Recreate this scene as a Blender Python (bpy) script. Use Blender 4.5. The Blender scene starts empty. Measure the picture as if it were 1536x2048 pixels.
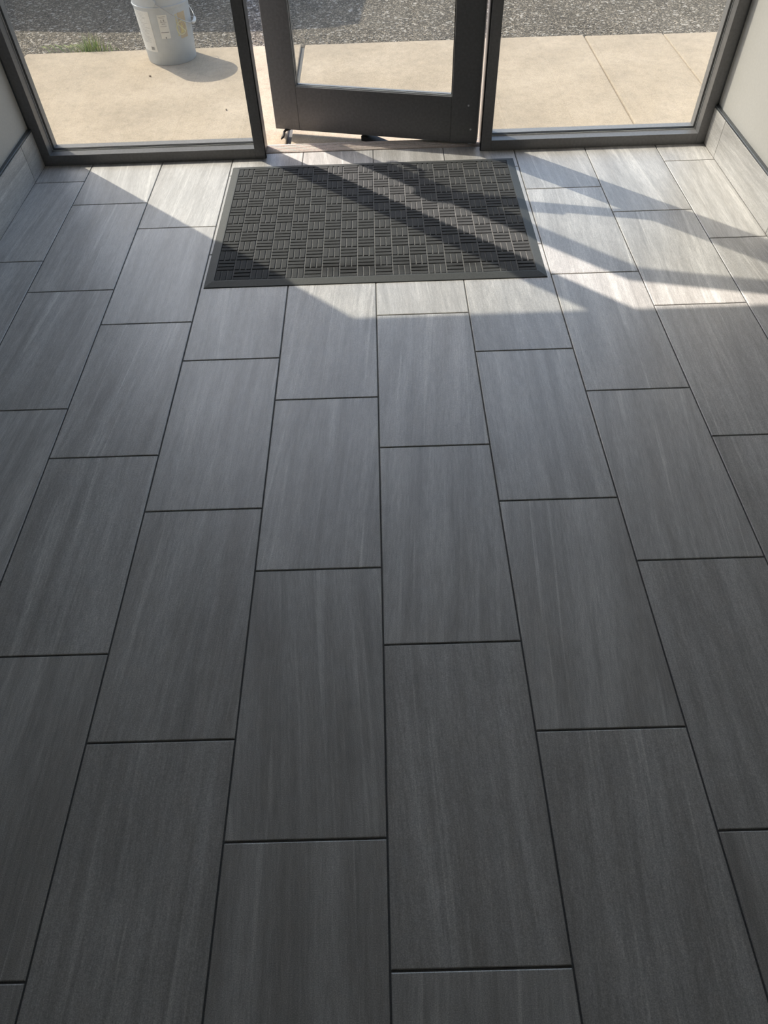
import bpy, bmesh, math, random
from mathutils import Vector, Matrix

random.seed(7)
scene = bpy.context.scene
COL = scene.collection

# ------------------------------------------------------------------ camera
FPX, W, H = 1396.61, 1536, 2048
CAM = Vector((0.0227, 0.0, 1.4055))
PITCH, YAW, ROLL = 0.89252, -0.012277, -0.040343
cp, sp, cy, sy = math.cos(PITCH), math.sin(PITCH), math.cos(YAW), math.sin(YAW)
fwd = Vector((sy * cp, cy * cp, -sp)); rgt = Vector((cy, -sy, 0)); up = rgt.cross(fwd)
r2 = rgt * math.cos(ROLL) + up * math.sin(ROLL); u2 = up * math.cos(ROLL) - rgt * math.sin(ROLL)
cam = bpy.data.cameras.new('camera'); camo = bpy.data.objects.new('camera', cam); COL.objects.link(camo)
camo.matrix_world = Matrix(((r2.x, u2.x, -fwd.x, CAM.x), (r2.y, u2.y, -fwd.y, CAM.y), (r2.z, u2.z, -fwd.z, CAM.z), (0, 0, 0, 1)))
cam.sensor_fit = 'VERTICAL'; cam.sensor_height = 24.0; cam.lens = 24.0 * FPX / H
cam.clip_start = 0.02; cam.clip_end = 200
scene.camera = camo

# ------------------------------------------------------------------ sky, sun, exposure
SUN_DX, SUN_DY = 1.0, -0.97           # direction the light travels, in plan
SUN_EL = math.radians(48.8)
wd = bpy.data.worlds.new('sky'); scene.world = wd; wd.use_nodes = True
nt = wd.node_tree; bg = nt.nodes['Background']
sky = nt.nodes.new('ShaderNodeTexSky'); sky.sky_type = 'NISHITA'; sky.sun_disc = False
sky.sun_elevation = SUN_EL; sky.sun_rotation = math.atan2(-SUN_DX, -SUN_DY)
sky.air_density = 1.0; sky.dust_density = 2.0; sky.ozone_density = 1.0
nt.links.new(sky.outputs[0], bg.inputs[0]); bg.inputs[1].default_value = 0.42
sl = bpy.data.lights.new('sun', 'SUN'); so = bpy.data.objects.new('sun', sl); COL.objects.link(so)
hl = math.hypot(SUN_DX, SUN_DY)
sdir = Vector((SUN_DX / hl * math.cos(SUN_EL), SUN_DY / hl * math.cos(SUN_EL), -math.sin(SUN_EL)))
so.rotation_euler = sdir.to_track_quat('-Z', 'Y').to_euler(); so.location = (-8, 12, 14)
sl.energy = 5.6; sl.angle = math.radians(0.53); sl.color = (1.0, 0.905, 0.79)
scene.view_settings.view_transform = 'Standard'; scene.view_settings.look = 'None'
scene.view_settings.gamma = 1.0; scene.view_settings.use_curve_mapping = False
scene.view_settings.exposure = 0.0

# ------------------------------------------------------------------ helpers
def bm_box(bm, x0, x1, y0, y1, z0, z1, bev=0.0, seg=1):
    b = bmesh.new()
    bmesh.ops.create_cube(b, size=1.0)
    for v in b.verts:
        v.co = Vector(((x0 + x1) / 2 + v.co.x * (x1 - x0), (y0 + y1) / 2 + v.co.y * (y1 - y0), (z0 + z1) / 2 + v.co.z * (z1 - z0)))
    if bev > 0:
        bmesh.ops.bevel(b, geom=b.edges[:], offset=bev, segments=seg, affect='EDGES', profile=0.5)
    tmp = bpy.data.meshes.new('tmp'); b.to_mesh(tmp); b.free(); bm.from_mesh(tmp); bpy.data.meshes.remove(tmp)

def box_bm(*a, **k):
    bm = bmesh.new(); bm_box(bm, *a, **k); return bm

def tube(bm, pts, r, n=8, close=True):
    pts = [Vector(p) for p in pts]; rings = []
    rad = r if isinstance(r, (list, tuple)) else [r] * len(pts)
    prev = None
    for i, p in enumerate(pts):
        t = (pts[min(i + 1, len(pts) - 1)] - pts[max(i - 1, 0)]).normalized()
        a = Vector((0, 0, 1)) if prev is None else prev
        if abs(t.dot(a)) > 0.95 and prev is None: a = Vector((1, 0, 0))
        s = t.cross(a).normalized(); q = s.cross(t).normalized(); prev = q
        rings.append([bm.verts.new(p + (s * math.cos(2 * math.pi * k / n) + q * math.sin(2 * math.pi * k / n)) * rad[i]) for k in range(n)])
    for a, b in zip(rings, rings[1:]):
        for k in range(n): bm.faces.new((a[k], a[(k + 1) % n], b[(k + 1) % n], b[k]))
    if close:
        bm.faces.new(rings[0][::-1]); bm.faces.new(rings[-1])

def lathe(bm, prof, n=48, c=(0, 0)):
    rings = [[bm.verts.new((c[0] + r * math.cos(2 * math.pi * k / n), c[1] + r * math.sin(2 * math.pi * k / n), z)) for k in range(n)] for r, z in prof]
    for a, b in zip(rings, rings[1:]):
        for k in range(n): bm.faces.new((a[k], a[(k + 1) % n], b[(k + 1) % n], b[k]))
    return rings

def prism(bm, poly, axis, a0, a1):
    """extrude a 2-D polygon along an axis ('x': poly is (y,z); 'y': poly is (x,z); 'z': poly is (x,y))"""
    def P(p, a):
        return {'x': (a, p[0], p[1]), 'y': (p[0], a, p[1]), 'z': (p[0], p[1], a)}[axis]
    A = [bm.verts.new(P(p, a0)) for p in poly]; B = [bm.verts.new(P(p, a1)) for p in poly]
    n = len(poly)
    for k in range(n): bm.faces.new((A[k], A[(k + 1) % n], B[(k + 1) % n], B[k]))
    bm.faces.new(A[::-1]); bm.faces.new(B)

def mesh_of(name, bm, mat, smooth=False):
    bmesh.ops.recalc_face_normals(bm, faces=bm.faces[:])
    me = bpy.data.meshes.new(name); bm.to_mesh(me); bm.free()
    if mat: me.materials.append(mat)
    if smooth:
        for p in me.polygons: p.use_smooth = True
    return me

def obj(name, bm, mat, parent=None, loc=(0, 0, 0), rotz=0.0, smooth=False):
    me = mesh_of(name, bm, mat, smooth)
    o = bpy.data.objects.new(name, me); COL.objects.link(o)
    o.parent = parent; o.location = loc; o.rotation_euler = (0, 0, rotz)
    return o

def inst(name, me, parent=None, loc=(0, 0, 0)):
    o = bpy.data.objects.new(name, me); COL.objects.link(o); o.parent = parent; o.location = loc
    return o

def empty(name, loc=(0, 0, 0), rotz=0.0):
    o = bpy.data.objects.new(name, None); COL.objects.link(o); o.location = loc; o.rotation_euler = (0, 0, rotz)
    o.empty_display_size = 0.1
    return o

def tag(o, label=None, cat=None, group=None, kind=None):
    if label: o['label'] = label
    if cat: o['category'] = cat
    if group: o['group'] = group
    if kind: o['kind'] = kind
    return o

# ------------------------------------------------------------------ materials
def new_mat(name):
    m = bpy.data.materials.new(name); m.use_nodes = True
    return m, m.node_tree, m.node_tree.nodes['Principled BSDF']

def N(nt, t, **kw):
    n = nt.nodes.new(t)
    for k, v in kw.items():
        if k.startswith('i_'): n.inputs[k[2:].replace('_', ' ')].default_value = v
        else: setattr(n, k, v)
    return n

def ramp(nt, src, stops):
    r = nt.nodes.new('ShaderNodeValToRGB')
    while len(r.color_ramp.elements) < len(stops): r.color_ramp.elements.new(0.5)
    for e, (p, c) in zip(r.color_ramp.elements, stops):
        e.position = p; e.color = (c[0], c[1], c[2], 1) if isinstance(c, (tuple, list)) else (c, c, c, 1)
    nt.links.new(src, r.inputs[0]); return r

def mixc(nt, a, b, f, mode='MIX'):
    m = nt.nodes.new('ShaderNodeMix'); m.data_type = 'RGBA'; m.blend_type = mode
    for s, v in ((m.inputs[6], a), (m.inputs[7], b), (m.inputs[0], f)):
        if hasattr(v, 'is_linked'): nt.links.new(v, s)
        elif isinstance(v, (int, float)): s.default_value = v
        else: s.default_value = (*v, 1)
    return m.outputs[2]

def plain(name, col, rough=0.5, metal=0.0, spec=0.5, grain=0.0, gscale=200.0, bump=0.0):
    m, nt, b = new_mat(name)
    b.inputs['Roughness'].default_value = rough; b.inputs['Metallic'].default_value = metal
    b.inputs['Specular IOR Level'].default_value = spec
    tc = N(nt, 'ShaderNodeTexCoord'); no = N(nt, 'ShaderNodeTexNoise', i_Scale=gscale, i_Detail=3.0)
    nt.links.new(tc.outputs['Object'], no.inputs['Vector'])
    lo = [c * (1 - grain) for c in col]; hi = [min(1, c * (1 + grain)) for c in col]
    r = ramp(nt, no.outputs[0], [(0.3, lo), (0.7, hi)]); nt.links.new(r.outputs[0], b.inputs['Base Color'])
    if bump:
        bp = N(nt, 'ShaderNodeBump', i_Strength=bump, i_Distance=0.002); nt.links.new(no.outputs[0], bp.inputs['Height']); nt.links.new(bp.outputs[0], b.inputs['Normal'])
    return m

def tile_mat(name, axis='y'):
    m, nt, b = new_mat(name)
    tc = N(nt, 'ShaderNodeTexCoord'); oi = N(nt, 'ShaderNodeObjectInfo')
    sep = N(nt, 'ShaderNodeMath', operation='MULTIPLY'); sep.inputs[1].default_value = 37.0; nt.links.new(oi.outputs['Random'], sep.inputs[0])
    comb = N(nt, 'ShaderNodeCombineXYZ')
    for k in range(3): nt.links.new(sep.outputs[0], comb.inputs[k])
    add = N(nt, 'ShaderNodeVectorMath', operation='ADD'); nt.links.new(tc.outputs['Object'], add.inputs[0]); nt.links.new(comb.outputs[0], add.inputs[1])
    # per-tile slight lean of the veins
    ang = N(nt, 'ShaderNodeMapRange'); ang.inputs[3].default_value = -0.09; ang.inputs[4].default_value = 0.09; nt.links.new(oi.outputs['Random'], ang.inputs[0])
    vr = N(nt, 'ShaderNodeVectorRotate', rotation_type='Z_AXIS'); nt.links.new(tc.outputs['Object'], vr.inputs['Vector']); nt.links.new(ang.outputs[0], vr.inputs['Angle'])
    add2 = N(nt, 'ShaderNodeVectorMath', operation='ADD'); nt.links.new(vr.outputs[0], add2.inputs[0]); nt.links.new(comb.outputs[0], add2.inputs[1])
    def streak(sx, sy, det, dist=0.0, src=add2):
        mp = N(nt, 'ShaderNodeMapping'); mp.inputs['Scale'].default_value = (sx, sy, sx) if axis == 'y' else (sx, sy, sx)
        nt.links.new(src.outputs[0], mp.inputs[0])
        n = N(nt, 'ShaderNodeTexNoise', i_Scale=1.0, i_Detail=det, i_Roughness=0.6, i_Distortion=dist); nt.links.new(mp.outputs[0], n.inputs['Vector']); return n
    wide = streak(13, 1.1, 4, 0.5); mid = streak(48, 2.2, 5, 0.4); fine = streak(260, 26, 3); veins = streak(30, 0.9, 3, 1.2)
    grit = N(nt, 'ShaderNodeTexNoise', i_Scale=520.0, i_Detail=2.0); nt.links.new(add.outputs[0], grit.inputs['Vector'])
    cloud = N(nt, 'ShaderNodeTexNoise', i_Scale=5.0, i_Detail=3.0); nt.links.new(add.outputs[0], cloud.inputs['Vector'])
    c1 = ramp(nt, wide.outputs[0], [(0.30, (0.148, 0.145, 0.141)), (0.5, (0.183, 0.182, 0.180)), (0.72, (0.228, 0.228, 0.227))])
    c2 = ramp(nt, mid.outputs[0], [(0.3, 0.83), (0.5, 1.0), (0.7, 1.15)])
    c = mixc(nt, c1.outputs[0], c2.outputs[0], 1.0, 'MULTIPLY')
    c3 = ramp(nt, veins.outputs[0], [(0.58, 0.0), (0.70, 0.55)])
    c = mixc(nt, c, (0.30, 0.30, 0.295), c3.outputs[0])
    c4 = ramp(nt, fine.outputs[0], [(0.25, 0.76), (0.5, 1.0), (0.75, 1.22)])
    c = mixc(nt, c, c4.outputs[0], 0.8, 'MULTIPLY')
    c5 = ramp(nt, grit.outputs[0], [(0.28, 0.66), (0.52, 1.0), (0.72, 1.38)])
    c = mixc(nt, c, c5.outputs[0], 0.9, 'MULTIPLY')
    c6 = ramp(nt, cloud.outputs[0], [(0.3, 0.93), (0.7, 1.07)])
    c = mixc(nt, c, c6.outputs[0], 1.0, 'MULTIPLY')
    tone = N(nt, 'ShaderNodeMapRange'); tone.inputs[3].default_value = 0.92; tone.inputs[4].default_value = 1.08; nt.links.new(oi.outputs['Random'], tone.inputs[0])
    cmb = N(nt, 'ShaderNodeCombineXYZ')
    for k in range(3): nt.links.new(tone.outputs[0], cmb.inputs[k])
    c = mixc(nt, c, cmb.outputs[0], 1.0, 'MULTIPLY')
    g = N(nt, 'ShaderNodeGamma'); g.inputs[1].default_value = 1.0; nt.links.new(c, g.inputs[0])
    bright = mixc(nt, g.outputs[0], (TILE_GAIN * 1.015, TILE_GAIN * 0.99, TILE_GAIN * 0.968), 1.0, 'MULTIPLY')
    nt.links.new(bright, b.inputs['Base Color'])
    rr = ramp(nt, grit.outputs[0], [(0.3, 0.38), (0.7, 0.50)]); nt.links.new(rr.outputs[0], b.inputs['Roughness'])
    b.inputs['Specular IOR Level'].default_value = 1.0; b.inputs['IOR'].default_value = 1.72
    hh = N(nt, 'ShaderNodeMath', operation='ADD'); nt.links.new(grit.outputs[0], hh.inputs[0]); nt.links.new(fine.outputs[0], hh.inputs[1])
    bp = N(nt, 'ShaderNodeBump', i_Strength=0.22, i_Distance=0.0012); nt.links.new(hh.outputs[0], bp.inputs['Height']); nt.links.new(bp.outputs[0], b.inputs['Normal'])
    return m

TILE_GAIN = 2.75
M_tile = tile_mat('stone_look_porcelain')
M_grout = plain('charcoal_grout', (0.125, 0.125, 0.124), 0.9, grain=0.25, gscale=600)
M_paint = plain('warm_grey_wall_paint', (0.60, 0.585, 0.555), 0.55, grain=0.03, gscale=140, bump=0.03)
M_ceil = plain('white_ceiling_paint', (0.8, 0.79, 0.77), 0.8, grain=0.03, gscale=60)
M_bronze = plain('dark_bronze_anodised_aluminium', (0.168, 0.166, 0.168), 0.36, 0.0, 0.5, grain=0.12, gscale=90)
M_trimmetal = plain('graphite_metal_edge_trim', (0.10, 0.11, 0.12), 0.35, 0.6, grain=0.08, gscale=80)
M_seal = plain('grey_sealant', (0.12, 0.125, 0.13), 0.7, grain=0.1)
M_gasket = plain('black_rubber_gasket', (0.012, 0.012, 0.012), 0.6, grain=0.1)
M_alu_glint = plain('bright_aluminium_and_glint', (0.75, 0.76, 0.76), 0.3, 0.15, grain=0.06)  # bright metal; its pale tone also paints the glint along window glass edges
M_mill = plain('worn_aluminium_threshold', (0.74, 0.65, 0.59), 0.55, 0.0, grain=0.12, gscale=120)
M_rubber = plain('black_rubber', (0.018, 0.018, 0.019), 0.7, grain=0.2, gscale=300)
M_render = plain('exterior_stucco', (0.45, 0.42, 0.38), 0.9, grain=0.1, gscale=80, bump=0.3)

def glass_mat():
    m = bpy.data.materials.new('slightly_dusty_tinted_glass'); m.use_nodes = True; nt = m.node_tree
    for n in list(nt.nodes): nt.nodes.remove(n)
    out = N(nt, 'ShaderNodeOutputMaterial')
    tr = N(nt, 'ShaderNodeBsdfTransparent'); tr.inputs[0].default_value = (0.835, 0.85, 0.83, 1)
    gl = N(nt, 'ShaderNodeBsdfGlossy'); gl.inputs['Roughness'].default_value = 0.0; gl.inputs[0].default_value = (1, 1, 1, 1)
    fr = N(nt, 'ShaderNodeFresnel'); gb = N(nt, 'ShaderNodeNewGeometry'); mi = N(nt, 'ShaderNodeMapRange'); mi.inputs[3].default_value = 1.45; mi.inputs[4].default_value = 1 / 1.45
    nt.links.new(gb.outputs['Backfacing'], mi.inputs[0]); nt.links.new(mi.outputs[0], fr.inputs[0])   # the pane's far face reflects like its near face
    mx = N(nt, 'ShaderNodeMixShader'); nt.links.new(fr.outputs[0], mx.inputs[0]); nt.links.new(tr.outputs[0], mx.inputs[1]); nt.links.new(gl.outputs[0], mx.inputs[2])
    tl = N(nt, 'ShaderNodeBsdfTranslucent'); tl.inputs[0].default_value = (0.8, 0.8, 0.78, 1)
    tc = N(nt, 'ShaderNodeTexCoord'); no = N(nt, 'ShaderNodeTexNoise', i_Scale=6.0, i_Detail=5.0); nt.links.new(tc.outputs['Object'], no.inputs['Vector'])
    rp = ramp(nt, no.outputs[0], [(0.3, 0.008), (0.75, 0.028)])
    m2 = N(nt, 'ShaderNodeMixShader'); nt.links.new(rp.outputs[0], m2.inputs[0]); nt.links.new(mx.outputs[0], m2.inputs[1]); nt.links.new(tl.outputs[0], m2.inputs[2])
    nt.links.new(m2.outputs[0], out.inputs[0])
    return m
M_glass = glass_mat()

def concrete_mat():
    m, nt, b = new_mat('warm_broom_finished_concrete')
    tc = N(nt, 'ShaderNodeTexCoord'); geo = N(nt, 'ShaderNodeNewGeometry')
    big = N(nt, 'ShaderNodeTexNoise', i_Scale=2.2, i_Detail=6.0, i_Roughness=0.6); nt.links.new(geo.outputs['Position'], big.inputs['Vector'])
    sm = N(nt, 'ShaderNodeTexNoise', i_Scale=180.0, i_Detail=4.0, i_Roughness=0.75); nt.links.new(geo.outputs['Position'], sm.inputs['Vector'])
    sp_ = N(nt, 'ShaderNodeTexVoronoi', i_Scale=60.0); nt.links.new(geo.outputs['Position'], sp_.inputs['Vector'])
    c = ramp(nt, big.outputs[0], [(0.25, (0.365, 0.303, 0.228)), (0.5, (0.43, 0.356, 0.267)), (0.75, (0.50, 0.418, 0.322))]).outputs[0]
    c = mixc(nt, c, ramp(nt, sm.outputs[0], [(0.3, 0.72), (0.5, 1.0), (0.7, 1.22)]).outputs[0], 1.0, 'MULTIPLY')
    md = N(nt, 'ShaderNodeTexNoise', i_Scale=22.0, i_Detail=5.0, i_Roughness=0.7); nt.links.new(geo.outputs['Position'], md.inputs['Vector'])
    c = mixc(nt, c, ramp(nt, md.outputs[0], [(0.3, 0.88), (0.5, 1.0), (0.7, 1.09)]).outputs[0], 1.0, 'MULTIPLY')
    c = mixc(nt, c, ramp(nt, sp_.outputs['Distance'], [(0.0, 0.45), (0.10, 1.0)]).outputs[0], 0.6, 'MULTIPLY')
    nt.links.new(c, b.inputs['Base Color']); b.inputs['Roughness'].default_value = 0.9; b.inputs['Specular IOR Level'].default_value = 0.25
    bp = N(nt, 'ShaderNodeBump', i_Strength=0.4, i_Distance=0.003); nt.links.new(sm.outputs[0], bp.inputs['Height']); nt.links.new(bp.outputs[0], b.inputs['Normal'])
    return m
M_conc = concrete_mat()

def asphalt_mat():
    m, nt, b = new_mat('weathered_asphalt')
    geo = N(nt, 'ShaderNodeNewGeometry')
    v = N(nt, 'ShaderNodeTexVoronoi', i_Scale=125.0); nt.links.new(geo.outputs['Position'], v.inputs['Vector'])
    v2 = N(nt, 'ShaderNodeTexVoronoi', i_Scale=62.0); nt.links.new(geo.outputs['Position'], v2.inputs['Vector'])
    n = N(nt, 'ShaderNodeTexNoise', i_Scale=3.0, i_Detail=5.0); nt.links.new(geo.outputs['Position'], n.inputs['Vector'])
    f = N(nt, 'ShaderNodeTexNoise', i_Scale=260.0, i_Detail=3.0); nt.links.new(geo.outputs['Position'], f.inputs['Vector'])
    bw = N(nt, 'ShaderNodeRGBToBW'); nt.links.new(v.outputs['Color'], bw.inputs[0])
    bw2 = N(nt, 'ShaderNodeRGBToBW'); nt.links.new(v2.outputs['Color'], bw2.inputs[0])
    c = ramp(nt, bw.outputs[0], [(0.2, (0.085, 0.074, 0.058)), (0.5, (0.143, 0.122, 0.096)), (0.72, (0.25, 0.213, 0.165)), (0.85, (0.47, 0.405, 0.32))]).outputs[0]
    c = mixc(nt, c, ramp(nt, v.outputs['Distance'], [(0.0, 1.15), (0.7, 0.55)]).outputs[0], 1.0, 'MULTIPLY')
    c = mixc(nt, c, (0.58, 0.54, 0.48), ramp(nt, bw2.outputs[0], [(0.78, 0.0), (0.84, 0.55)]).outputs[0])
    c = mixc(nt, c, ramp(nt, n.outputs[0], [(0.3, 0.85), (0.7, 1.15)]).outputs[0], 1.0, 'MULTIPLY')
    c = mixc(nt, c, ramp(nt, f.outputs[0], [(0.3, 0.75), (0.7, 1.25)]).outputs[0], 1.0, 'MULTIPLY')
    nt.links.new(c, b.inputs['Base Color']); b.inputs['Roughness'].default_value = 0.9; b.inputs['Specular IOR Level'].default_value = 0.2
    inv = N(nt, 'ShaderNodeMath', operation='SUBTRACT'); inv.inputs[0].default_value = 1.0; nt.links.new(v.outputs['Distance'], inv.inputs[1])
    bp = N(nt, 'ShaderNodeBump', i_Strength=0.9, i_Distance=0.006); nt.links.new(inv.outputs[0], bp.inputs['Height']); nt.links.new(bp.outputs[0], b.inputs['Normal'])
    return m
M_asph = asphalt_mat()

# ------------------------------------------------------------------ room dimensions
XW = 1.462          # wall face
XB = 1.447          # face of tile skirting
YI, YO = 3.15, 3.264  # storefront frame inner / outer face
YG = 3.207          # glass plane
HD = 2.13           # underside of head
YB = -5.0          # back wall
ZC = 2.75           # ceiling
ZS = -0.015         # sidewalk level

# floor: mortar bed with each tile laid on it
floor = tag(obj('floor', box_bm(-XW, XW, YB, 3.20, -0.10, -0.0025), M_grout), 'grey stone-look tiled floor laid in a running bond with dark grout', 'floor', kind='structure')
TW, TL, G = 0.305, 0.610, 0.004
OFF = {-5: 1.1539, -4: 0.9517, -3: 0.7477, -2: 0.5438, -1: 0.3460, 0: 0.1359, 1: 0.5436, 2: 0.9574, 3: 0.7546, 4: 0.5435}
def tile_mesh(w, l, t=0.0025):
    bm = bmesh.new(); c = 0.0016
    bo = [bm.verts.new((sx * w / 2, s_ * l / 2, -t)) for sx, s_ in ((-1, -1), (1, -1), (1, 1), (-1, 1))]
    md = [bm.verts.new((sx * w / 2, s_ * l / 2, -0.0011)) for sx, s_ in ((-1, -1), (1, -1), (1, 1), (-1, 1))]
    tp = [bm.verts.new((sx * (w / 2 - c), s_ * (l / 2 - c), 0)) for sx, s_ in ((-1, -1), (1, -1), (1, 1), (-1, 1))]
    for A, B in ((bo, md), (md, tp)):
        for k in range(4): bm.faces.new((A[k], A[(k + 1) % 4], B[(k + 1) % 4], B[k]))
    bm.faces.new(tp); bm.faces.new(bo[::-1])
    return mesh_of('floor_tile', bm, M_tile)
TM = {}
for c, off in OFF.items():
    x0, x1 = c * (TW + G) + G / 2, (c + 1) * (TW + G) - G / 2
    x0, x1 = max(x0, -XB - 0.002), min(x1, XB + 0.002)
    y = off % (TL + G) - 9 * (TL + G)
    while y < 3.2:
        a, b_ = max(y + G / 2, YB + 0.003), min(y + TL + G / 2 + G / 2 - G / 2, 3.197)
        if b_ - a > 0.012:
            key = (round(x1 - x0, 4), round(b_ - a, 4))
            if key not in TM: TM[key] = tile_mesh(*key)
            inst('floor_tile', TM[key], floor, ((x0 + x1) / 2, (a + b_) / 2, 0))
        y += TL + G

# walls, ceiling
tag(obj('wall_left', box_bm(-XW - 0.15, -XW, YB, YO + 0.03, -0.10, ZC), M_paint), 'left side wall painted plain warm grey', 'wall', kind='structure')
tag(obj('wall_right', box_bm(XW, XW + 0.15, YB, YO + 0.03, -0.10, ZC), M_paint), 'right side wall painted plain pale grey', 'wall', kind='structure')
tag(obj('wall_back', box_bm(-XW - 0.15, XW + 0.15, YB - 0.15, YB, -0.10, ZC), M_paint), 'plain painted wall at the back behind the camera', 'wall', kind='structure')
wf = obj('wall_front', box_bm(-XW - 0.15, XW + 0.15, YI, YO + 0.03, HD + 0.046, ZC), M_ceil)
tag(wf, 'wall above the storefront frame over the entrance', 'wall', kind='structure')
tag(obj('ceiling', box_bm(-XW - 0.15, XW + 0.15, YB - 0.15, YO + 0.03, ZC, ZC + 0.12), M_ceil), 'flat white ceiling above the entry', 'ceiling', kind='structure')
for s, nm in ((-1, 'left'), (1, 'right')):
    xa, xb = sorted((s * (XW + 0.15), s * 7.0))
    tag(obj('wall_outer_' + nm, box_bm(xa, xb, YO - 0.1, YO + 0.03, -0.10, ZC), M_render), 'rendered outside wall to the %s of the entrance' % nm, 'wall', kind='structure')

# tiled skirting with a metal edge trim
SKH = 0.150
for s, nm, j0, lab in ((-1, 'left', 3.002, 'shaded grey tile skirting along the left wall'), (1, 'right', 3.011, 'sunlit grey tile skirting along the right wall')):
    xa, xb = sorted((s * XW, s * (XB + 0.004)))
    bbo = tag(obj('baseboard_' + nm, box_bm(xa, xb, YB + 0.002, YI - 0.002, -0.0024, SKH - 0.002), M_grout), lab, 'baseboard', kind='structure')
    edges = [YI - 0.001] + [j0 - k * 0.6125 for k in range(14)]
    for e1, e0 in zip(edges, edges[1:]):
        e0 = max(e0, YB + 0.004)
        if e1 - e0 < 0.02: break
        bm = bmesh.new(); hw, hl_ = (SKH - 0.004) / 2, (e1 - e0 - 0.0025) / 2
        bm_box(bm, -hw, hw, -hl_, hl_, -0.004, 0, bev=0.0008)
        t = obj('skirting_tile', bm, M_tile, bbo, (s * XB, (e0 + e1) / 2, SKH / 2 - 0.0009))
        t.rotation_euler = (0, -s * math.pi / 2, 0)
    xa, xb = sorted((s * XW, s * (XB - 0.0015)))
    tag(obj('trim_1' if s < 0 else 'trim_2', box_bm(xa, xb, YB + 0.002, YI - 0.001, SKH, SKH + 0.007, bev=0.0012), M_trimmetal),
        'dark metal edge strip capping the %s skirting' % nm, 'trim', kind='structure')
    # sealant joint between wall and jamb
    xa, xb = sorted((s * (XW - 0.009), s * (XW + 0.0)))
    tag(obj('trim_5' if s < 0 else 'trim_6', box_bm(xa, xb, YI + 0.004, YO - 0.004, 0.0, HD + 0.04), M_seal),
        'grey sealant joint between the %s wall and the window jamb' % nm, 'trim', kind='structure')

# ------------------------------------------------------------------ storefront windows
ML0, ML1 = -0.517, -0.474
MR0, MR1 = 0.473, 0.516
JT = 0.043
SILL = 0.043
def sidelight(name, x0, x1, mull_left, label):
    """x0,x1 outer extents; the mullion towards the door carries a door stop"""
    r = tag(empty(name, ((x0 + x1) / 2, YI, 0)), label, 'window', kind='structure')
    L = Vector(r.location)
    def part(nm, bm, mat): 
        bm.transform(Matrix.Translation(-L)); return obj(nm, bm, mat, r)
    jm = part('jamb' if not mull_left else 'mullion', box_bm(x0, x0 + JT, YI, YO, 0, HD + 0.045, bev=0.0012), M_bronze)
    jn = part('mullion' if not mull_left else 'jamb', box_bm(x1 - JT, x1, YI, YO, 0, HD + 0.045, bev=0.0012), M_bronze)
    a, b = x0 + JT, x1 - JT
    part('sill', box_bm(a, b, YI, YO, 0, SILL, bev=0.0012), M_bronze)
    part('head', box_bm(a, b, YI, YO, HD, HD + 0.045, bev=0.0012), M_bronze)
    part('glass_pane', box_bm(a - 0.006, b + 0.006, YG - 0.003, YG + 0.003, SILL - 0.006, HD + 0.006), M_glass)
    # black gasket and thin pale strip painting in the glint of the glass edge, room side and street side
    for yy, mt, nm, t in ((YG - 0.0075, M_gasket, 'gasket', 0.0055), (YG + 0.0035, M_gasket, 'gasket', 0.0055)):
        bm = bmesh.new(); bm_box(bm, a, a + t, yy, yy + 0.004, SILL, HD); bm_box(bm, b - t, b, yy, yy + 0.004, SILL, HD)
        bm_box(bm, a + t, b - t, yy, yy + 0.004, SILL, SILL + t); bm_box(bm, a + t, b - t, yy, yy + 0.004, HD - t, HD)
        part(nm, bm, mt)
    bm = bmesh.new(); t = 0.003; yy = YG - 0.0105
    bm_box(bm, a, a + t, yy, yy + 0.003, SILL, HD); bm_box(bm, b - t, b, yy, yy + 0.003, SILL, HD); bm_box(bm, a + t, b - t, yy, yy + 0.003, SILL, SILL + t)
    part('glint_bead', bm, M_alu_glint)
    # door stop strip on the mullion face towards the door
    xm = x0 if mull_left else x1
    if mull_left: bm = box_bm(x0 - 0.004, x0, YI + 0.004, YI + 0.018, 0.0, HD)
    else: bm = box_bm(x1, x1 + 0.004, YI + 0.004, YI + 0.018, 0.0, HD)
    part('weather_strip', bm, M_gasket)
    return r
sidelight('window_1', -XW + 0.008, ML1, False, 'fixed window left of the door with the bucket standing beyond it')
sidelight('window_2', MR0, XW - 0.008, True, 'fixed window right of the door facing empty sidewalk')
tag(obj('trim_3', box_bm(ML1, MR0, YI, YO, HD, HD + 0.045, bev=0.0012), M_bronze), 'dark bronze head bar over the door opening', 'trim', kind='structure')
# ribbed threshold
bm = bmesh.new(); bm_box(bm, ML1, MR0, 3.200, 3.275, -0.02, 0.004)
for k in range(6): bm_box(bm, ML1, MR0, 3.205 + k * 0.0115, 3.2105 + k * 0.0115, 0.004, 0.0062, bev=0.0007)
tag(obj('trim_4', bm, M_mill), 'ribbed metal threshold under the open door', 'trim', kind='structure')

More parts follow.
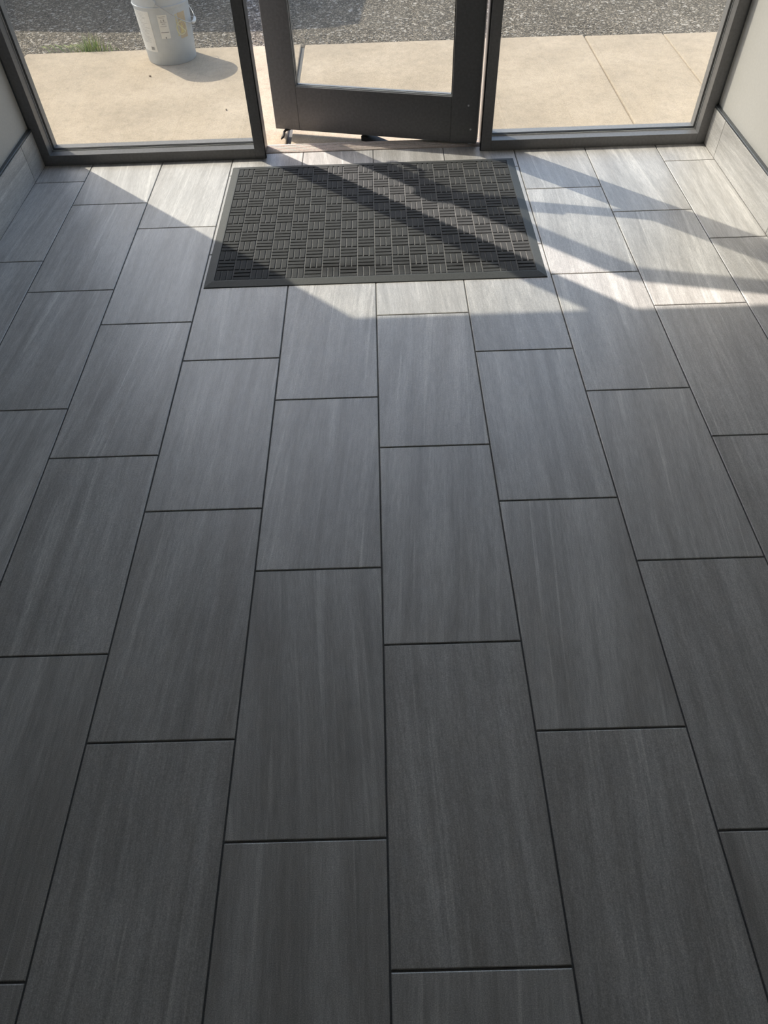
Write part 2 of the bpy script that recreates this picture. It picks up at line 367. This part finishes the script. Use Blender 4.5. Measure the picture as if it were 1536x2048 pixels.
# ------------------------------------------------------------------ door leaf, ajar, hinged at the right
DW, DH, DT = 0.930, 2.110, 0.045
DZ = 0.015
door = tag(empty('door_1', (0.455, 3.19, 0), math.radians(165.94)), 'dark bronze framed glass door standing ajar in the middle', 'door', kind='structure')
ST = 0.117; RB = 0.198; RT = 0.105
obj('hinge_stile', box_bm(0, ST, -DT, 0, DZ, DH, bev=0.002), M_bronze, door)
obj('lock_stile', box_bm(DW - ST, DW, -DT, 0, DZ, DH, bev=0.002), M_bronze, door)
obj('bottom_rail', box_bm(ST, DW - ST, -DT, 0, DZ, RB, bev=0.0015), M_bronze, door)
obj('top_rail', box_bm(ST, DW - ST, -DT, 0, DH - RT, DH, bev=0.0015), M_bronze, door)
obj('glass_pane', box_bm(ST - 0.006, DW - ST + 0.006, -DT / 2 - 0.003, -DT / 2 + 0.003, RB - 0.006, DH - RT + 0.006), M_glass, door)
for nm, mt, y0, t in (('gasket', M_gasket, -0.0165, 0.005), ('glint_bead', M_alu_glint, -0.0125, 0.0035)):
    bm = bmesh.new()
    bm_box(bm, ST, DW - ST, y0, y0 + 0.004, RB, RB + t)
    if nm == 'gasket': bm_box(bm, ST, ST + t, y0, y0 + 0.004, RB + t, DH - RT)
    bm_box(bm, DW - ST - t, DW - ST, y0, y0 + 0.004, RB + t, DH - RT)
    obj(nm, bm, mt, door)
# bottom sweep and its loose end
obj('door_sweep', box_bm(0.01, DW - 0.06, -0.030, -0.018, 0.0085, DZ), M_gasket, door)
bm = bmesh.new(); tube(bm, [(0.862, -0.010, 0.014), (0.882, 0.004, 0.013), (0.884, 0.022, 0.011), (0.876, 0.055, 0.008), (0.878, 0.080, 0.007)], [0.004, 0.0055, 0.0055, 0.005, 0.0035], 8)
obj('loose_weather_strip', bm, M_rubber, door, smooth=True)
# screws
for (x, z) in ((0.044, 0.168), (0.029, 0.073)):
    bm = bmesh.new(); lathe_r = [bm.verts.new((x + 0.004 * math.cos(k * math.pi / 5), 0.0012, z + 0.004 * math.sin(k * math.pi / 5))) for k in range(10)]
    bot = [bm.verts.new((v.co.x, 0.0, v.co.z)) for v in lathe_r]; bm.faces.new(lathe_r)
    for k in range(10): bm.faces.new((lathe_r[k], lathe_r[(k + 1) % 10], bot[(k + 1) % 10], bot[k]))
    obj('screw', bm, M_alu_glint, door)
# panic push bar on the room side
pb = obj('push_bar', box_bm(0.035, DW - 0.04, 0.0, 0.045, 0.985, 1.045, bev=0.006, seg=2), M_bronze, door)
obj('touch_pad', box_bm(0.36, DW - 0.13, 0.045, 0.064, 0.99, 1.04, bev=0.006, seg=2), M_alu_glint, pb)
obj('latch_housing', box_bm(DW - 0.125, DW - 0.02, 0.0, 0.062, 0.955, 1.075, bev=0.008, seg=2), M_bronze, pb)
# pull handle on the street side
bm = bmesh.new(); tube(bm, [(DW - 0.075, -DT, 0.67), (DW - 0.078, -DT - 0.045, 0.67), (DW - 0.085, -DT - 0.058, 0.685), (DW - 0.085, -DT - 0.06, 0.77), (DW - 0.085, -DT - 0.058, 0.875), (DW - 0.078, -DT - 0.045, 0.89), (DW - 0.075, -DT, 0.89)], 0.0125, 10)
obj('pull_handle', bm, M_alu_glint, door, smooth=True)
# pivots
for z0 in (0.004, DH): 
    bm = bmesh.new(); tube(bm, [(0.03, -DT / 2, z0), (0.03, -DT / 2, z0 + 0.018)], 0.012, 10); obj('pivot', bm, M_alu_glint, door)

# rubber wedge under the door
bm = bmesh.new(); prism(bm, [(0, 0), (0.12, 0), (0.12, 0.022), (0.10, 0.022), (0, 0.004)], 'x', -0.022, 0.022)
bmesh.ops.bevel(bm, geom=bm.edges[:], offset=0.0015, segments=1, affect='EDGES')
w = obj('door_wedge', bm, M_rubber, None, (0.062, 3.292, ZS), math.radians(62))
tag(w, 'small black rubber wedge on the ground under the door', 'door wedge')

# ------------------------------------------------------------------ outside ground
lot = tag(obj('parking_lot', box_bm(-14, 14, 4.585, 26, -0.30, ZS - 0.012), M_asph), 'rough grey asphalt parking area beyond the sidewalk', 'pavement', kind='structure')
sw = tag(obj('sidewalk', box_bm(-14, 14, YO + 0.03, 4.585, -0.30, ZS - 0.014), M_grout), 'warm beige concrete sidewalk outside the storefront', 'sidewalk', kind='structure')
for x0, x1, ye, gl, gr in ((-9, -1.985, 4.585, .004, .006), (-1.985, -0.388, 4.600, .006, .011), (-0.388, 1.212, 4.588, .011, .003), (1.212, 1.655, 4.572, .003, .002), (1.655, 9, 4.56, .002, .004)):
    bm = bmesh.new(); hw = (x1 - x0) / 2; y0, y1 = 3.276, ye
    bm_box(bm, -hw + gl, hw - gr, y0 - (y0 + y1) / 2, y1 - (y0 + y1) / 2, -0.10, 0, bev=0.006, seg=2)
    obj('concrete_slab', bm, M_conc, sw, ((x0 + x1) / 2, (y0 + y1) / 2, ZS))

# ------------------------------------------------------------------ door mat
def mat_materials():
    m, nt, b = new_mat('charcoal_ribbed_mat_pile')
    geo = N(nt, 'ShaderNodeNewGeometry')
    n = N(nt, 'ShaderNodeTexNoise', i_Scale=420.0, i_Detail=3.0); nt.links.new(geo.outputs['Position'], n.inputs['Vector'])
    mp = N(nt, 'ShaderNodeMapping'); mp.inputs['Scale'].default_value = (6, 14, 6); nt.links.new(geo.outputs['Position'], mp.inputs[0])
    st = N(nt, 'ShaderNodeTexNoise', i_Scale=1.0, i_Detail=3.0); nt.links.new(mp.outputs[0], st.inputs['Vector'])
    c = ramp(nt, n.outputs[0], [(0.3, (0.032, 0.034, 0.036)), (0.55, (0.062, 0.065, 0.068)), (0.75, (0.115, 0.117, 0.12))]).outputs[0]
    # darker blotchy band along the near edge of the mat
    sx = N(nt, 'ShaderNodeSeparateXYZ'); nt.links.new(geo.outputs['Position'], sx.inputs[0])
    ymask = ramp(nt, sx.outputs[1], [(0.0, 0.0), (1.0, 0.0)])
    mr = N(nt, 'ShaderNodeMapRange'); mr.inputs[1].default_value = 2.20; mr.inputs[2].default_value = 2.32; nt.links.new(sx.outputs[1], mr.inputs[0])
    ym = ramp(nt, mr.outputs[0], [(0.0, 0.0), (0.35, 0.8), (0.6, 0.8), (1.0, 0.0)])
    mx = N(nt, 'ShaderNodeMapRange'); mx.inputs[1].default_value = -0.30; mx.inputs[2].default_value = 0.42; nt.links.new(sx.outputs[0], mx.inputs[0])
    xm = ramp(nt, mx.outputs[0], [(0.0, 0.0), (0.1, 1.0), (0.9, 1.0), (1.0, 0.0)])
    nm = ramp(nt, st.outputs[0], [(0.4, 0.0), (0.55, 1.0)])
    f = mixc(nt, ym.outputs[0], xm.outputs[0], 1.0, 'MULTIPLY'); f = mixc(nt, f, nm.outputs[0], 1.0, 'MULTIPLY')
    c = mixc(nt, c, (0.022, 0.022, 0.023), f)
    nt.links.new(c, b.inputs['Base Color']); b.inputs['Roughness'].default_value = 0.85
    bp = N(nt, 'ShaderNodeBump', i_Strength=0.8, i_Distance=0.002); nt.links.new(n.outputs[0], bp.inputs['Height']); nt.links.new(bp.outputs[0], b.inputs['Normal'])
    return m
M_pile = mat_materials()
M_matbase = plain('dusty_mat_grooves', (0.19, 0.192, 0.192), 0.9, grain=0.3, gscale=200)
M_matedge = plain('dark_rubber_mat_border', (0.068, 0.073, 0.073), 0.55, grain=0.12, gscale=160)
mx0, mx1, my0, my1 = -0.6075, 0.603, 2.166, 3.070
mat = tag(empty('door_mat', ((mx0 + mx1) / 2, (my0 + my1) / 2, 0), 0), 'black rubber door mat with raised basketweave blocks lying before the door', 'door mat')
ML = Vector(mat.location); hw, hl_ = (mx1 - mx0) / 2, (my1 - my0) / 2
bw = 0.034
iw, il = hw - bw, hl_ - bw
# border: sloped rubber edge, four mitred strips in one ring
bm = bmesh.new()
prof = [(0.0, 0.0005), (0.002, 0.003), (bw - 0.004, 0.0095), (bw, 0.0095), (bw, 0.0005)]
rings = []
for inset, z in prof:
    rings.append([bm.verts.new((sx * (hw - inset), s_ * (hl_ - inset), z)) for sx, s_ in ((-1, -1), (1, -1), (1, 1), (-1, 1))])
rings.append(rings[0])
for A, B in zip(rings, rings[1:]):
    for k in range(4): bm.faces.new((A[k], A[(k + 1) % 4], B[(k + 1) % 4], B[k]))
obj('border', bm, M_matedge, mat)
obj('backing', box_bm(-iw, iw, -il, il, 0.0005, 0.0058), M_matbase, mat)
NX, NY = 18, 13
cx_, cy_ = 2 * iw / NX, 2 * il / NY
def block(vertical):
    bm = bmesh.new(); g = 0.0022
    for k in range(3):
        a = -0.5 + k / 3.0
        if vertical: bm_box(bm, cx_ * a + g, cx_ * (a + 1 / 3) - g, -cy_ / 2 + g, cy_ / 2 - g, 0, 0.0036, bev=0.001)
        else: bm_box(bm, -cx_ / 2 + g, cx_ / 2 - g, cy_ * a + g, cy_ * (a + 1 / 3) - g, 0, 0.0036, bev=0.001)
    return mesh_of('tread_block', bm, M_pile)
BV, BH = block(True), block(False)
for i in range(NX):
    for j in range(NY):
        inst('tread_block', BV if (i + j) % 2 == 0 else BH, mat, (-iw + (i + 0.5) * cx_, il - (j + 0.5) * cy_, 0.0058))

# ------------------------------------------------------------------ bucket
M_pail = plain('pale_grey_plastic', (0.48, 0.52, 0.56), 0.45, grain=0.05, gscale=30)
M_label = plain('white_paper_label', (0.74, 0.74, 0.72), 0.6, grain=0.04)
M_ink = plain('grey_label_print', (0.36, 0.36, 0.36), 0.6)
M_dark = plain('black_label_print', (0.10, 0.10, 0.10), 0.6)
M_yel = plain('yellow_label_print', (0.66, 0.55, 0.22), 0.6, grain=0.1)
M_ora = plain('faded_orange_label_print', (0.50, 0.40, 0.26), 0.6, grain=0.15)
M_ivory = plain('cream_label_print', (0.72, 0.68, 0.42), 0.6)
M_wire = plain('galvanised_wire', (0.45, 0.45, 0.45), 0.35, 0.8)
BC = (-1.112, 4.468); BR0, BR1, BH_ = 0.131, 0.150, 0.37
bucket = tag(empty('bucket', (BC[0], BC[1], ZS)), 'pale grey plastic bucket with paper labels standing on the sidewalk', 'bucket')
def brad(z): return BR0 + (BR1 - BR0) * z / BH_
bm = bmesh.new()
pr = [(0.0, 0.004), (BR0 - 0.012, 0.004), (BR0 - 0.010, 0.0), (BR0 - 0.003, 0.0), (BR0, 0.004), (brad(0.262), 0.262), (brad(0.27) + 0.004, 0.264), (brad(0.27) + 0.005, 0.272),
      (brad(0.29) + 0.001, 0.274), (brad(0.315), 0.315), (brad(0.32) + 0.005, 0.317), (brad(0.32) + 0.005, 0.324), (brad(0.33), 0.326), (brad(0.355), 0.352), (BR1 + 0.006, 0.354), (BR1 + 0.007, 0.368), (BR1 + 0.003, 0.372),
      (BR1 - 0.003, 0.368), (brad(0.3) - 0.003, 0.30), (BR0 - 0.003, 0.007), (0.0, 0.007)]
lathe(bm, pr, 64); bmesh.ops.remove_doubles(bm, verts=bm.verts[:], dist=1e-5)
body = obj('body', bm, M_pail, bucket, smooth=True)
try:
    for p in body.data.polygons: p.use_smooth = True
    body.data.set_sharp_from_angle(angle=math.radians(35))
except Exception: pass
CAZ = math.atan2(CAM.y - BC[1], CAM.x - BC[0])
def P_(th, z, off): 
    a = CAZ + math.radians(th); r = brad(z) + off; return (r * math.cos(a), r * math.sin(a), z)
def patch(bm, t0, t1, z0, z1, off, n=None, th=0.0005):
    n = n or max(1, int(abs(t1 - t0) / 5))
    f = [[bm.verts.new(P_(t0 + (t1 - t0) * k / n, z, off)) for k in range(n + 1)] for z in (z0, z1)]
    g = [[bm.verts.new(P_(t0 + (t1 - t0) * k / n, z, off - th)) for k in range(n + 1)] for z in (z0, z1)]
    for k in range(n):
        bm.faces.new((f[0][k], f[0][k + 1], f[1][k + 1], f[1][k])); bm.faces.new((g[0][k + 1], g[0][k], g[1][k], g[1][k + 1]))
        bm.faces.new((f[0][k + 1], f[0][k], g[0][k], g[0][k + 1])); bm.faces.new((f[1][k], f[1][k + 1], g[1][k + 1], g[1][k]))
    for e in (0, n): bm.faces.new((f[0][e], f[1][e], g[1][e], g[0][e]) if e == 0 else (f[1][e], f[0][e], g[0][e], g[1][e]))
def pobj(nm, mt, parent, rects, off):
    bm = bmesh.new()
    for r_ in rects: patch(bm, *r_, off)
    return obj(nm, bm, mt, parent)
random.seed(3)
lb = pobj('instruction_label', M_label, bucket, [(-82, -32, 0.066, 0.253)], 0.0009)
rows = []
for k in range(24):
    z = 0.247 - k * 0.0068
    rows.append((-78, -78 + random.uniform(24, 41), z - 0.0012, z))
pobj('text_lines', M_ink, lb, rows[:21], 0.0013)
bars = []; t = -47
while t < -38:
    wv = random.choice((0.4, 0.7, 1.1)); bars.append((t, t + wv, 0.074, 0.090)); t += wv + random.choice((0.5, 0.8))
pobj('barcode', M_dark, lb, bars, 0.0013)
l2 = pobj('warning_label', M_label, bucket, [(-14.5, 5.5, 0.130, 0.238)], 0.0009)
pobj('text_lines', M_ink, l2, [(-12, 2, 0.229, 0.231), (-11, 0, 0.223, 0.225), (-10, 3, 0.204, 0.206), (-8, 0, 0.196, 0.199), (-12, 2, 0.186, 0.188), (-4, -1, 0.208, 0.218), (-9, -7, 0.206, 0.216)], 0.0013)
pobj('underline', M_dark, l2, [(-13, 4, 0.158, 0.1605), (-6, -3.5, 0.131, 0.137)], 0.0013)
l3 = pobj('safety_print', M_ora, bucket, [(29, 49, 0.118, 0.235)], 0.0006)
ch = []
for k in range(9):
    z = 0.232 - k * 0.0115
    ch += [(23.5, 25.0, z - 0.008, z), (25.0, 27.5, z - 0.002, z), (25.0, 27.0, z - 0.008, z - 0.006)]
pobj('side_lettering', M_yel, bucket, ch, 0.0008)
bm = bmesh.new(); n = 40; tc_, zc_ = 35.0, 0.166; ra, rb_ = 0.033, 0.0285
def ell(r, k): 
    a = 2 * math.pi * k / n; return (tc_ + math.degrees(r * math.cos(a) / brad(zc_)), zc_ + r * math.sin(a))
o_ = [bm.verts.new(P_(*ell(ra, k), 0.0014)) for k in range(n)]; i_ = [bm.verts.new(P_(*ell(rb_, k), 0.0014)) for k in range(n)]
for k in range(n): bm.faces.new((o_[k], o_[(k + 1) % n], i_[(k + 1) % n], i_[k]))
q = math.radians(135); d = 0.0024
for seg in range(6):
    u0, u1 = -rb_ + seg * rb_ / 3, -rb_ + (seg + 1) * rb_ / 3
    vs = []
    for u, w_ in ((u0, -d), (u1, -d), (u1, d), (u0, d)):
        x = u * math.cos(q) - w_ * math.sin(q); z = u * math.sin(q) + w_ * math.cos(q)
        vs.append(bm.verts.new(P_(tc_ + math.degrees(x / brad(zc_)), zc_ + z, 0.0014)))
    bm.faces.new(vs)
obj('prohibition_sign', bm, M_ivory, l3)
pobj('figure_print', M_yel, l3, [(33, 38, 0.15, 0.176), (34, 37, 0.178, 0.186), (31, 40, 0.142, 0.150)], 0.0010)
# bail ears, wire bail and grip
for sgn, th in ((1, -16.0), (-1, 164.0)):
    bm = bmesh.new(); a = CAZ + math.radians(th); r0 = brad(0.30)
    tube(bm, [(r0 * math.cos(a), r0 * math.sin(a), 0.295), ((r0 + 0.012) * math.cos(a), (r0 + 0.012) * math.sin(a), 0.295)], [0.017, 0.015], 14)
    obj('bail_ear', bm, M_pail, bucket)
bm = bmesh.new(); pts = []
a = CAZ + math.radians(-16.0); ax = Vector((math.cos(a), math.sin(a), 0)); a2 = CAZ + math.radians(74.0); side = Vector((math.cos(a2), math.sin(a2), 0))
RB_ = brad(0.3) + 0.010
for k in range(25):
    u = math.pi * k / 24
    x, y = RB_ * math.cos(u), math.sin(u)
    pts.append(ax * x + side * (0.160 * y ** 0.8 if y > 0 else 0) + Vector((0, 0, 0.295 - 0.125 * y)))
tube(bm, pts, 0.0021, 6); obj('wire_bail', bm, M_wire, bucket, smooth=True)
bm = bmesh.new(); tube(bm, pts[10:15], [0.006, 0.0085, 0.0085, 0.0085, 0.006], 10); obj('grip', bm, M_label, bucket, smooth=True)

# ------------------------------------------------------------------ grass, pebbles
def grass_mat():
    m, nt, b = new_mat('fresh_and_dry_grass')
    oi = N(nt, 'ShaderNodeNewGeometry')
    r = ramp(nt, oi.outputs['Random Per Island'], [(0.0, (0.16, 0.26, 0.05)), (0.6, (0.30, 0.42, 0.09)), (0.85, (0.50, 0.48, 0.22)), (1.0, (0.55, 0.48, 0.30))])
    nt.links.new(r.outputs[0], b.inputs['Base Color']); b.inputs['Roughness'].default_value = 0.6
    return m
M_grass = grass_mat()
bm = bmesh.new(); random.seed(11)
for k in range(150):
    bx, by = random.gauss(0, 0.055), random.gauss(0, 0.022)
    h = random.uniform(0.03, 0.105) * (1 - min(0.6, abs(bx) * 5)); a = random.uniform(0, 2 * math.pi); lean = random.uniform(0.1, 0.8) * h; wv = random.uniform(0.0015, 0.003)
    px_, py_ = math.cos(a), math.sin(a); prev = None
    for s_ in range(4):
        t = s_ / 3; c = Vector((bx + px_ * lean * t * t, by + py_ * lean * t * t, h * t)); wd_ = wv * (1 - t) + 0.0002
        cur = (bm.verts.new(c + Vector((-py_ * wd_, px_ * wd_, 0))), bm.verts.new(c - Vector((-py_ * wd_, px_ * wd_, 0))))
        if prev: bm.faces.new((prev[0], prev[1], cur[1], cur[0]))
        prev = cur
for k in range(26):     # dry straggling runners to the left
    bx = random.uniform(-0.26, -0.02); by = random.uniform(-0.01, 0.03); a = random.uniform(2.2, 4.0); l = random.uniform(0.04, 0.09); prev = None
    for s_ in range(4):
        t = s_ / 3; c = Vector((bx + math.cos(a) * l * t, by + abs(math.sin(a)) * l * t * 0.6, 0.002 + 0.03 * math.sin(t * 2.6)))
        cur = (bm.verts.new(c + Vector((0.0008, 0.001, 0))), bm.verts.new(c - Vector((0.0008, 0.001, 0))))
        if prev: bm.faces.new((prev[0], prev[1], cur[1], cur[0]))
        prev = cur
tag(obj('grass_tuft', bm, M_grass, None, (-1.60, 4.635, ZS - 0.012)), 'small green grass tuft growing at the sidewalk edge left of the bucket', 'grass')

M_peb = plain('pale_gravel', (0.34, 0.31, 0.27), 0.9, grain=0.45, gscale=25)
random.seed(5); bm = bmesh.new()
def pebble(bm, c, r):
    res = bmesh.ops.create_icosphere(bm, subdivisions=1, radius=r)
    rot = Matrix.Rotation(random.uniform(0, 6.28), 3, 'Z'); sc = Vector((random.uniform(0.8, 1.4), random.uniform(0.7, 1.1), random.uniform(0.45, 0.8)))
    for v in res['verts']:
        q_ = Vector((v.co.x * sc.x, v.co.y * sc.y, v.co.z * sc.z)) * random.uniform(0.85, 1.15); v.co = rot @ q_ + Vector(c)
for k in range(1500):
    x = random.uniform(-2.6, 2.6); y = 4.612 + abs(random.gauss(0, 0.16)) + (0.0 if x > -0.4 else 0.006)
    if -1.9 < x < -1.4: continue
    r = random.uniform(0.0025, 0.0065)
    pebble(bm, (x, y, ZS - 0.0115 + r * 0.3), r)
tag(obj('loose_gravel', bm, M_peb), 'loose pale gravel scattered along the sidewalk edge', 'gravel', kind='stuff')
PEB = [((-1.187, 4.19), 0.006, 'small dark pebble on the sidewalk just left of the bucket shadow'), ((-0.43, 4.27), 0.006, 'small brown pebble on the sidewalk seen through the door glass by the slab joint'),
       ((-1.26, 3.37), 0.005, 'tiny brown pebble on the sidewalk near the left window sill corner'), ((-0.72, 3.72), 0.005, 'tiny dark pebble on the sidewalk left of the mullion')]
M_pebd = plain('brown_pebble', (0.20, 0.15, 0.11), 0.9, grain=0.3, gscale=200)
for (x, y), r, lab in PEB:
    bm = bmesh.new(); pebble(bm, (0, 0, 0), r); mz = min(v.co.z for v in bm.verts)
    tag(obj('pebble', bm, M_pebd, None, (x, y, ZS - mz)), lab, 'pebble')

# ------------------------------------------------------------------ parked minivan outside the frame (its shadow reaches the asphalt in view)
M_car = plain('silver_car_paint', (0.40, 0.42, 0.45), 0.25, 0.5, grain=0.02)
M_cglass = plain('dark_car_glass', (0.02, 0.022, 0.025), 0.05)
M_tyre = plain('tyre_rubber', (0.02, 0.02, 0.02), 0.8, grain=0.2)
M_rim = plain('alloy_rim', (0.5, 0.5, 0.52), 0.3, 0.8)
M_lamp = plain('red_lamp_lens', (0.45, 0.02, 0.02), 0.2)
van = tag(empty('minivan', (-1.03, 5.89, ZS - 0.012), math.radians(-5.0)), 'silver minivan parked alongside the sidewalk beyond the left window', 'car')
side = [(-0.02, 0.30), (0.0, 0.55), (0.0, 0.95), (-0.02, 1.35), (-0.05, 1.60), (-0.12, 1.71), (-0.25, 1.76), (-0.8, 1.78), (-1.8, 1.78), (-2.7, 1.72), (-3.1, 1.55), (-3.75, 1.10), (-4.35, 0.95), (-4.62, 0.78), (-4.68, 0.50), (-4.62, 0.28)]
bm = bmesh.new(); prism(bm, side, 'y', 0.0, 1.86)
bmesh.ops.bevel(bm, geom=[e for e in bm.edges if abs(e.verts[0].co.y - e.verts[1].co.y) < 1e-6], offset=0.09, segments=3, affect='EDGES')
body = obj('body', bm, M_car, van, smooth=False)
for y0, y1 in ((-0.004, 0.02), (1.84, 1.864)):
    for poly in ([(-0.28, 1.05), (-0.34, 1.5), (-1.15, 1.56), (-1.15, 1.05)], [(-1.25, 1.05), (-1.25, 1.56), (-2.1, 1.56), (-2.1, 1.05)], [(-2.2, 1.05), (-2.2, 1.55), (-2.75, 1.5), (-3.3, 1.08)]):
        bm = bmesh.new(); prism(bm, poly, 'y', y0, y1); obj('side_window', bm, M_cglass, van)
for x in (-0.85, -3.75):
    for y0 in (0.0, 1.64):
        bm = bmesh.new(); tube(bm, [(x, y0 + 0.01, 0.33), (x, y0 + 0.03, 0.33), (x, y0 + 0.19, 0.33), (x, y0 + 0.21, 0.33)], [0.29, 0.33, 0.33, 0.29], 28)
        wh = obj('wheel', bm, M_tyre, van, smooth=False)
        bm = bmesh.new(); yy = y0 - 0.002 if y0 < 1 else y0 + 0.222; tube(bm, [(x, yy, 0.33), (x, yy + (0.02 if y0 < 1 else -0.02), 0.33)], 0.2, 20); obj('rim', bm, M_rim, wh)
for y0 in (0.06, 1.62):
    obj('tail_lamp', box_bm(-0.07, 0.012, y0, y0 + 0.18, 0.90, 1.25, bev=0.01), M_lamp, van)
